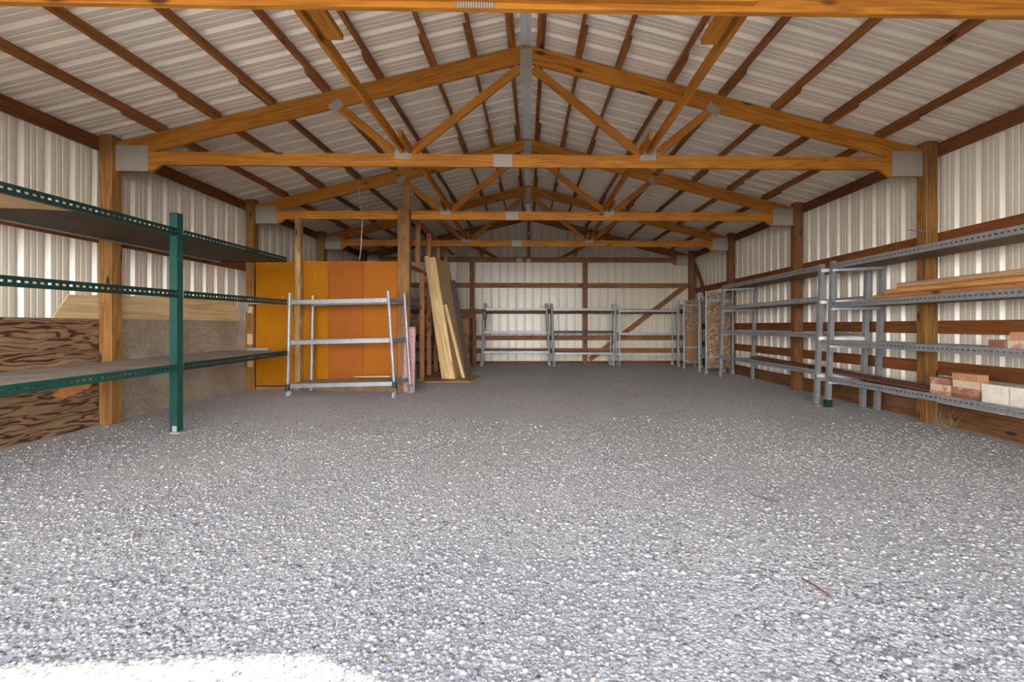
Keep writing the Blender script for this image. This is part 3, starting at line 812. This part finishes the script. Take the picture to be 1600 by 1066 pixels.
def cart(label, x0, x1, y0, y1, zg, lev, ztop, rot=(0, 0, 0), postr=.025, mats=None, board=False, green=False, slots=False, grp='rolling steel carts', railmat=None, lean=0.0, rail_h=.055, cast=True, skew=0.0):
    cx, cy = (x0 + x1) / 2, (y0 + y1) / 2
    t = thing('rolling_cart', label, 'cart', (cx, cy, zg), rot, grp)
    R = ROOT[t.name]
    hx, hy = (x1 - x0) / 2, (y1 - y0) / 2
    def W(x, y, z): return R @ V((x + skew * (y + hy) / (2 * hy), y, z))
    gal = M['galv'] if not slots else M['galvlight']
    for sx in (-1, 1):
        for sy in (-1, 1):
            ln = lean * sx
            p0, p1 = W(sx * hx + ln, sy * hy, .13), W(sx * hx - ln, sy * hy, ztop)
            if slots: slotted('upright', p0, p1, .045, gal, t, flange=.03, side=1, up=R.to_3x3() @ V((1, 0, 0)), slot=(.022, .012))
            else: tube('upright', p0, p1, postr, gal, t)
            if green and sy == -1:
                bm = bmesh.new(); bm_tube(bm, W(sx * hx + ln, sy * hy, .13), W(sx * hx + ln, sy * hy, .23), postr + .008, n=12)
                c = link('clamp_sleeve', bm, M['greendark'], t); c['label'] = 'dark green sleeve'
            # caster hangs under the post, standing on the gravel
            w = W(sx * hx + ln, sy * hy, .13)
            if cast:
                zgr = gz(w.x, w.y)
                caster(t, w.x, w.y, zgr + .001, r=min(.05, (w.z - zgr) * .42), h=max(.03, w.z - zgr - .008), yaw=.3 * sx + .5 * sy)
    for i, z in enumerate(lev):
        rm = (railmat or {}).get(i, gal)
        lx = hx + lean * (1 - 2 * z / ztop) - postr * .5
        for sy in (-1, 1):
            a, b = W(-lx, sy * (hy - .01), z), W(lx, sy * (hy - .01), z)
            if slots: slotted('shelf_rail', a, b, rail_h, rm, t, flange=.03, side=-sy, slot=(.024, .014))
            else: stick('shelf_rail', a, b, .012, rail_h, rm, t, bev=.002)
        for sx in (-1, 1):
            stick('side_rail', W(sx * lx, -hy + .01, z), W(sx * lx, hy - .01, z), .012, rail_h, gal, t, bev=.002)
    if board:
        bm = bmesh.new(); lx = hx + lean * .8 - .03; z = lev[-1] + .015
        bm_box(bm, -lx, lx, -hy + .02, hy - .02, z, z + .015)
        link('shelf_board', bm, M['shelfgrey'], t, Matrix.Identity(4), local=True)
    return t
# front cart, racked a little
cf = cart('grey steel cart in front of the painted panels, leaning slightly, green sleeves at its feet', -3.46, -1.965, 6.585, 7.095, gz(-2.7, 6.7) - .01, [1.425, .835, .20], 1.56, rot=(0, -.0225, -.015), board=True, green=True, lean=.03, rail_h=.062, skew=.085)
o = stick('wood_scrap', (-2.62, 6.86, .300), (-2.06, 6.78, .313), .09, .018, M['cleat']); tag(o, 'splintered pale wood scrap on the lowest cart shelf', 'wood scrap')
cart('plain steel cart against the back wall, the one nearest the gate with black cable', -1.17, .50, 11.50, 11.88, .02, [1.475, .89, .375], 1.64, lean=.045, board=True)
cart('plain steel cart at the back wall whose middle rail is dark green', .62, 2.19, 11.36, 11.80, .02, [1.47, .895, .345], 1.63, lean=-.03, board=True, railmat={1: M['greendark']})
c3 = cart('pale slotted-angle cart at the back wall in front of the diagonal brace', 2.32, 3.82, 11.38, 11.80, .02, [1.44, .845, .25], 1.58, slots=True, grp='rolling steel carts', rail_h=.05)
# black cable on first back cart
pts = []
for i in range(9):
    a = i / 8 * 2 * math.pi; pts.append((-1.115 + .045 * math.sin(a), 11.44, 1.36 + .13 * math.cos(a)))
pts += [(-1.11, 11.44, 1.22), (-1.10, 11.45, 1.02)]
o = cable('black_cable', pts, .012, M['black']); tag(o, 'black cable looped over the corner of the cart beside the gate', 'cable')

# end-on racks with strand board ends
def end_rack(label, x0, x1, y, zt, zb, levs, card):
    t = thing('board_rack', label, 'rack', ((x0 + x1) / 2, y, 0), group='racks with strand board ends')
    for x in (x0, x1):
        for yy in (y, y + .40):
            zz = gz(x, yy)
            tube('upright', (x, yy, zz + .10), (x, yy, zt + (.03 if x == x0 else .06)), .022, M['galv'], t)
            caster(t, x, yy, zz + .001, r=.045, h=.09)
    for z in levs:
        for x in (x0, x1): stick('side_rail', (x, y + .02, z), (x, y + .38, z), .012, .05, M['galv'], t)
        for yy in (y, y + .40): stick('end_rail', (x0, yy, z), (x1, yy, z), .012, .05, M['galv'], t)
    b = box('end_panel', x0 + .025, x1 - .03, y + .03, y + .045, zb, zt, M['osb'], t, bev=.001, long='z'); b['label'] = 'flaky strand board end panel'
    if card:
        c = box('cardboard_sheet', x0 + .04, x1 - .05, y + .01, y + .018, zb + .08, .96, M['card'], t, bev=.001); c['label'] = 'brown cardboard sheet'
end_rack('narrow rack at the back corner, strand board end half covered by brown cardboard', 3.80, 4.22, 10.85, 1.70, .15, [1.58, .55], True)
end_rack('narrow rack with a tall strand board end behind the longer steel rack', 3.86, 4.44, 9.62, 1.80, .15, [1.62, .4], False)

# ------------------------------------------------------------------ fixed steel racks
def fixed_rack(label, FL, BL, FR, BR, levs, ztop, boards, grp='galvanised racks along the wall'):
    """corner points in plan (x, y): front/back at the far end, front/back at the near end"""
    LX = lambda z: .039 * (z - 1.1)
    t = thing('steel_rack', label, 'rack', (FL[0], FL[1], 0), group=grp)
    for (p, sx) in ((FL, 1), (BL, 1), (FR, 1), (BR, 1)):
        z0 = gz(*p)
        front = p in (FL, FR)
        angle('upright', (p[0] + LX(z0), p[1], z0 + .012), (p[0] + LX(ztop), p[1], ztop), .055, M['galv'], t, sx=1 if p in (FL, BL) else 1, sy=1, t=.005)
        bm = bmesh.new(); bm_box(bm, p[0] + LX(z0) - .05, p[0] + LX(z0) + .06, p[1] - .05, p[1] + .06, z0 + .0, z0 + .012)
        link('foot_plate', bm, M['galv'], t)
    for i, z in enumerate(levs):
        q = LX(z)
        slotted('front_rail', (FL[0] + q - .004, FL[1] - .01, z), (FR[0] + q - .004, FR[1] + .01, z), .07, M['galv'], t, flange=.035, side=1, slot=(.026, .016))
        slotted('back_rail', (BL[0] + q, BL[1], z), (BR[0] + q, BR[1], z), .06, M['galv'], t, flange=0, slot=(.026, .016))
        for a, b in ((FL, BL), (FR, BR)):
            stick('side_rail', (a[0] + q, a[1], z - .045), (b[0] + q, b[1], z - .045), .012, .045, M['galv'], t)
        if boards[i]:
            bm = bmesh.new(); zz = z - .03
            qp = [(FL[0] + q + .004, FL[1] - .01), (FR[0] + q + .004, FR[1] + .01), (BR[0] + q - .012, BR[1] + .01), (BL[0] + q - .012, BL[1] - .01)]
            a = [bm.verts.new((x, y, zz)) for x, y in qp]; b = [bm.verts.new((x, y, zz + .018)) for x, y in qp]
            bm.faces.new(a); bm.faces.new(b[::-1])
            for j in range(4): bm.faces.new((a[j], b[j], b[(j + 1) % 4], a[(j + 1) % 4]))
            mw = Matrix.Translation(V((FR[0], FR[1], zz))) @ Matrix(((0, -1, 0), (1, 0, 0), (0, 0, 1))).to_4x4()
            bm.transform(mw.inverted()); link('shelf_board', bm, boards[i], t, mw)
    return t
RX = 3.95
fixed_rack('longer galvanised rack further in, standing between the strand board and the brick rack', (3.97, 9.10), (4.445, 8.72), (3.93, 5.94), (4.38, 5.70), [1.86, 1.435, .95, .448], 1.91, [M['osbdark'], M['osbdark'], M['shelfgrey'], M['shelfgrey']])
brick_rack = fixed_rack('galvanised rack carrying the lumber, bricks and blocks', (3.95, 5.74), (4.43, 5.52), (3.95, 2.55), (4.40, 2.45), [1.85, 1.345, .858, .388], 1.92, [M['osbdark'], M['osbdark'], M['shelfgrey'], M['shelfgrey']])
bm = bmesh.new(); bm_box(bm, 3.90, 3.97, 5.73, 5.80, gz(3.95, 5.74) + .013, .11)
o = link('foot_clip', bm, M['greendark'], brick_rack); o['label'] = 'dark green foot clip'

# boards on the second shelf
zb = 1.345 - .012
for i, (x0, x1, ya, yb, h, lab) in enumerate(((3.99, 4.22, 5.58, 2.62, .044, 'lowest wide board of the lumber stack on the brick rack'),
        (4.014, 4.20, 5.12, 2.60, .048, 'second board of the lumber stack, showing a clean orange edge'),
        (4.0, 4.20, 4.93, 2.66, .052, 'third board of the lumber stack'),
        (4.03, 4.35, 4.80, 2.6, .06, 'top board of the lumber stack, greyer and wider'),)):
    o = box('lumber_board', x0, x1, yb, ya, zb + .0005, zb + h, M['deck' if i < 3 else 'topdeck'], long='y', bev=.012); zb += h + .001
    tag(o, lab, 'board', 'lumber on the rack')
o = box('lumber_board', 4.235, 4.375, 2.64, 5.35, 1.334, 1.37, M['deck'], long='y', bev=.004); tag(o, 'board lying behind the lumber stack, flat on the shelf', 'board', 'lumber on the rack')
o = box('lumber_board', 4.235, 4.375, 2.64, 4.95, 1.3715, 1.411, M['deck'], long='y', bev=.004); tag(o, 'upper board of the pair behind the lumber stack', 'board', 'lumber on the rack')

# bricks
def rough_block(name, c, s, rz, mat, label, cat, grp, seed=0, amp=.004):
    bm = bmesh.new(); bm_box(bm, -s[0] / 2, s[0] / 2, -s[1] / 2, s[1] / 2, 0, s[2])
    bmesh.ops.subdivide_edges(bm, edges=bm.edges[:], cuts=5, use_grid_fill=True)
    for v in bm.verts:
        n_ = mnoise.noise_vector(v.co * 22 + V((seed * 3.1, seed, 2))); v.co += V((n_.x, n_.y, abs(n_.z) * -.2 if v.co.z > .001 else 0)) * amp
        if v.co.z < .0005: v.co.z = 0
        e = sum(abs(abs(v.co[i]) - s[i] / 2) < .006 for i in range(2)) + (v.co.z < .004 or v.co.z > s[2] - .006)
        if e >= 2: v.co.x *= .985; v.co.y *= .97
    o = link(name, bm, mat, None, Matrix.Translation(V(c)) @ Matrix.Rotation(rz, 4, 'Z'), smooth=False)
    return tag(o, label, cat, grp)
G4 = 'bricks on the lowest rack shelf'; z4 = .388 - .011
st = [(4.265, 'brickorange', 'orange brick at the base of the shorter brick pile'), (4.255, 'brickcream', 'cream brick in the middle of the shorter brick pile'), (4.26, 'brickred', 'mottled red brick topping the shorter brick pile')]
for i, (y, m_, lab) in enumerate(st):
    rough_block('brick', (4.06, y, z4 + .0655 * i), (.10, .205, .064), random.uniform(-.05, .05), M[m_], lab, 'brick', G4, i)
st = [('brickdark', 'dark red brick at the bottom of the taller brick pile'), ('brickred', 'red brick with a pale fleck, second from the bottom of the taller pile'), ('brickcream', 'whitish mortared brick, third in the taller pile'), ('brickorange', 'orange brick on the very top of the taller brick pile')]
for i, (m_, lab) in enumerate(st):
    rough_block('brick', (4.055, 3.985 + .012 * (i % 2), z4 + .0655 * i), (.10, .255, .064), random.uniform(-.06, .04), M[m_], lab, 'brick', G4, i + 5)
rough_block('brick', (4.20, 3.95, z4), (.10, .2, .064), 0, M['brickdark'], 'dark brick half hidden behind the taller brick pile', 'brick', G4, 12)
for i, y in enumerate((3.715, 3.485)):
    rough_block('concrete_block', (4.10, y, z4), (.24, .215, .195), .0, M['block'], ['cream concrete block with brown chips next to the bricks', 'second cream concrete block, cut by the frame edge'][i], 'block', 'cream blocks on the shelf', i + 20, .0025)
z3 = .858 - .011; G3 = 'bricks on the third rack shelf'
rough_block('brick', (4.04, 3.62, z3), (.16, .42, .042), 0, M['brickred'], 'long flat red paver under the bricks on the upper shelf', 'brick', G3, 30)
rough_block('brick', (4.04, 3.70, z3 + .0435), (.10, .15, .066), .05, M['brickdark'], 'brown rounded brick end lying on the red paver', 'brick', G3, 31)
rough_block('brick', (4.04, 3.52, z3 + .0435), (.10, .2, .066), 0, M['brickcream'], 'cream brick lying on the red paver', 'brick', G3, 32)
rough_block('brick', (4.04, 3.50, z3 + .111), (.10, .2, .066), 0, M['brickorange'], 'bright orange brick on top of the cream brick', 'brick', G3, 33)

# long dark strips lying across the two lowest shelves
for i, (xa, ya, xb, yb, w) in enumerate(((4.18, 8.25, 4.10, 4.42, .06), (4.25, 8.2, 4.19, 4.50, .07))):
    o = stick('dark_strip', (xa, ya, .492 + .012 * i), (xb, yb, .418 + .012 * i), w, .032, M['strip'], bev=.003)
    tag(o, ['long dark brown strip along the front of the lowest rack shelves', 'long dark brown strip lying behind its twin on the lowest shelves'][i], 'strip', 'dark strips')
o = stick('pale_board', (4.33, 8.0, .482), (4.33, 4.62, .425), .09, .02, M['cleat']); tag(o, 'thin pale board lying behind the dark strips on the lowest shelves', 'board')
o = box('steel_scrap', 3.99, 4.09, 5.05, 5.60, .379, .391, M['bluegrey'], long='y', bev=.002); tag(o, 'flat blue-grey steel scrap at the end of the lowest shelf', 'steel scrap')
# rod on the post
o = tube('steel_rod', (4.36, 5.02, 2.17), (4.40, 4.80, 2.105), .006, M['galv'], n=8); tag(o, 'thin steel rod poking from the post above the brick rack', 'rod')

# dry weeds by the post foot
bm = bmesh.new()
for i in range(60):
    x, y = 4.44 + random.uniform(-.05, .08), 4.66 + random.uniform(-.12, .12); h = random.uniform(.08, .26)
    p = V((x, y, gz(x, y) - .01)); d = V((random.uniform(-.4, .25), random.uniform(-.4, .4), 1)) * h
    bm_tube(bm, p, p + d * .6, .0016, .0012, n=4, cap=False); bm_tube(bm, p + d * .6, p + d + V((random.uniform(-.05, .05), random.uniform(-.05, .05), -.02)), .0012, .0005, n=4, cap=False)
o = link('dry_weeds', bm, M['weed']); tag(o, 'dry brown weeds at the foot of the front post beside the brick rack', 'weeds', kind='stuff')

for pts, lab in (([(1.44, 2.78), (1.49, 2.715), (1.55, 2.66)], 'thin dark twig on the gravel, farther of two twigs'), ([(1.19, 1.86), (1.21, 1.80), (1.225, 1.73)], 'thin dark twig on the gravel, nearer to the doorway')):
    o = cable('twig', [(x, y, gz(x, y) + .012) for x, y in pts], .0035, M['strip'], n=6); tag(o, lab, 'twig', 'twigs on the gravel')

# ------------------------------------------------------------------ loose stones over the gravel bed (one uncountable scatter)
def stones():
    rng = np.random.default_rng(5)
    ico = bmesh.new(); bmesh.ops.create_icosphere(ico, subdivisions=1, radius=1)
    bv = np.array([v.co[:] for v in ico.verts]); ico.verts.ensure_lookup_table()
    bf = np.array([[v.index for v in f.verts] for f in ico.faces]); ico.free()
    n = 60000
    # density falls off with distance from the doorway
    y = 1.15 + 4.3 * (1 - (1 - rng.random(n * 2)) ** .42); x = rng.uniform(-4.45, 4.35, n * 2)
    keep = np.abs(x) < .6 + y * 1.25
    x, y = x[keep][:n], y[keep][:n]; n = len(x)
    clump = np.array([mnoise.noise(V((a * .9, b * .9, 9))) for a, b in zip(x, y)])
    k2 = rng.random(n) < np.clip(.7 + clump * .9, .2, 1); x, y = x[k2], y[k2]; n = len(x)
    r = np.clip(rng.lognormal(math.log(.006), .36, n), .003, .0145)
    q = rng.normal(size=(n, 4)); q /= np.linalg.norm(q, axis=1)[:, None]
    w, a, b, c = q.T
    R = np.stack([np.stack([1 - 2 * (b * b + c * c), 2 * (a * b - c * w), 2 * (a * c + b * w)], -1), np.stack([2 * (a * b + c * w), 1 - 2 * (a * a + c * c), 2 * (b * c - a * w)], -1), np.stack([2 * (a * c - b * w), 2 * (b * c + a * w), 1 - 2 * (a * a + b * b)], -1)], 1)
    sh = rng.uniform(.6, 1.25, (n, 1, 3)) * (1 + rng.normal(0, .2, (n, len(bv), 1)))
    P = np.einsum('nij,nkj->nki', R, bv[None] * sh) * r[:, None, None]
    P[:, :, 2] *= .6
    gzv = np.array([gz(a_, b_) for a_, b_ in zip(x, y)])
    P += np.stack([x, y, gzv + r * .12], -1)[:, None, :]
    nv = len(bv)
    F = (bf[None] + (np.arange(n) * nv)[:, None, None]).reshape(-1)
    me = bpy.data.meshes.new('gravel_stones')
    me.vertices.add(n * nv); me.vertices.foreach_set('co', P.reshape(-1).astype(np.float32))
    nf = n * len(bf)
    me.loops.add(nf * 3); me.loops.foreach_set('vertex_index', F.astype(np.int32))
    me.polygons.add(nf); me.polygons.foreach_set('loop_start', np.arange(0, nf * 3, 3, dtype=np.int32))
    me.polygons.foreach_set('loop_total', np.full(nf, 3, dtype=np.int32))
    at_ = me.attributes.new('tone', 'FLOAT', 'POINT')
    at_.data.foreach_set('value', np.repeat(rng.random(n), nv).astype(np.float32))
    me.update(calc_edges=True); me.validate()
    me.materials.append(M['stone'])
    o = bpy.data.objects.new('gravel_stones', me); COL.objects.link(o)
    tag(o, 'loose grey crushed stones scattered all over the shed floor', 'gravel', kind='stuff')
stones()

# ------------------------------------------------------------------ light and sky
w = bpy.data.worlds.new('sky'); SC.world = w; w.use_nodes = True
nt = w.node_tree; nt.nodes.clear()
out = nt.nodes.new('ShaderNodeOutputWorld'); bg = nt.nodes.new('ShaderNodeBackground')
tc = nt.nodes.new('ShaderNodeTexCoord'); sep = nt.nodes.new('ShaderNodeSeparateXYZ')
nt.links.new(tc.outputs['Generated'], sep.inputs[0])
c = ramp(nt, sep.outputs[2], [(0, (1.0, .985, .95)), (.13, (.9, .9, .9)), (.22, (.32, .33, .35)), (.45, (.10, .115, .14)), (1, (.05, .065, .09))])
nt.links.new(c, bg.inputs[0]); bg.inputs[1].default_value = 8.5
nt.links.new(bg.outputs[0], out.inputs[0])
sl = bpy.data.lights.new('sun', 'SUN'); sl.energy = 4.6; sl.angle = math.radians(.6); sl.color = (1, .95, .86)
so = bpy.data.objects.new('sun', sl); COL.objects.link(so)
# the doorway's upper corner (XJ, YF, HD) throws its shadow to (-.66, 1.46, 0)
d = V((-.66 - XJ, 1.52 - YF, -HD)).normalized()
so.rotation_euler = d.to_track_quat('-Z', 'Y').to_euler(); so.location = (6, -8, 9)

# ------------------------------------------------------------------ camera
cam = bpy.data.cameras.new('camera'); co = bpy.data.objects.new('camera', cam); COL.objects.link(co)
co.location = (.0457, 0, 1.0748); co.rotation_euler = (math.pi / 2, 0, -.0196)
cam.sensor_fit = 'HORIZONTAL'; cam.sensor_width = 36; cam.lens = 697.91 / 1600 * 36
cam.shift_x = (800 - 842.42) / 1600; cam.shift_y = (509.19 - 533) / 1600
cam.clip_start = .05; cam.clip_end = 200
SC.camera = co
vs_ = SC.view_settings; vs_.view_transform = 'Standard'; vs_.look = 'None'; vs_.gamma = 1; vs_.exposure = 1.42
try: vs_.use_curve_mapping = False
except Exception: pass
SC.cycles.use_denoising = True
SC.cycles.max_bounces = 16; SC.cycles.diffuse_bounces = 12
SC.cycles.sample_clamp_indirect = 12
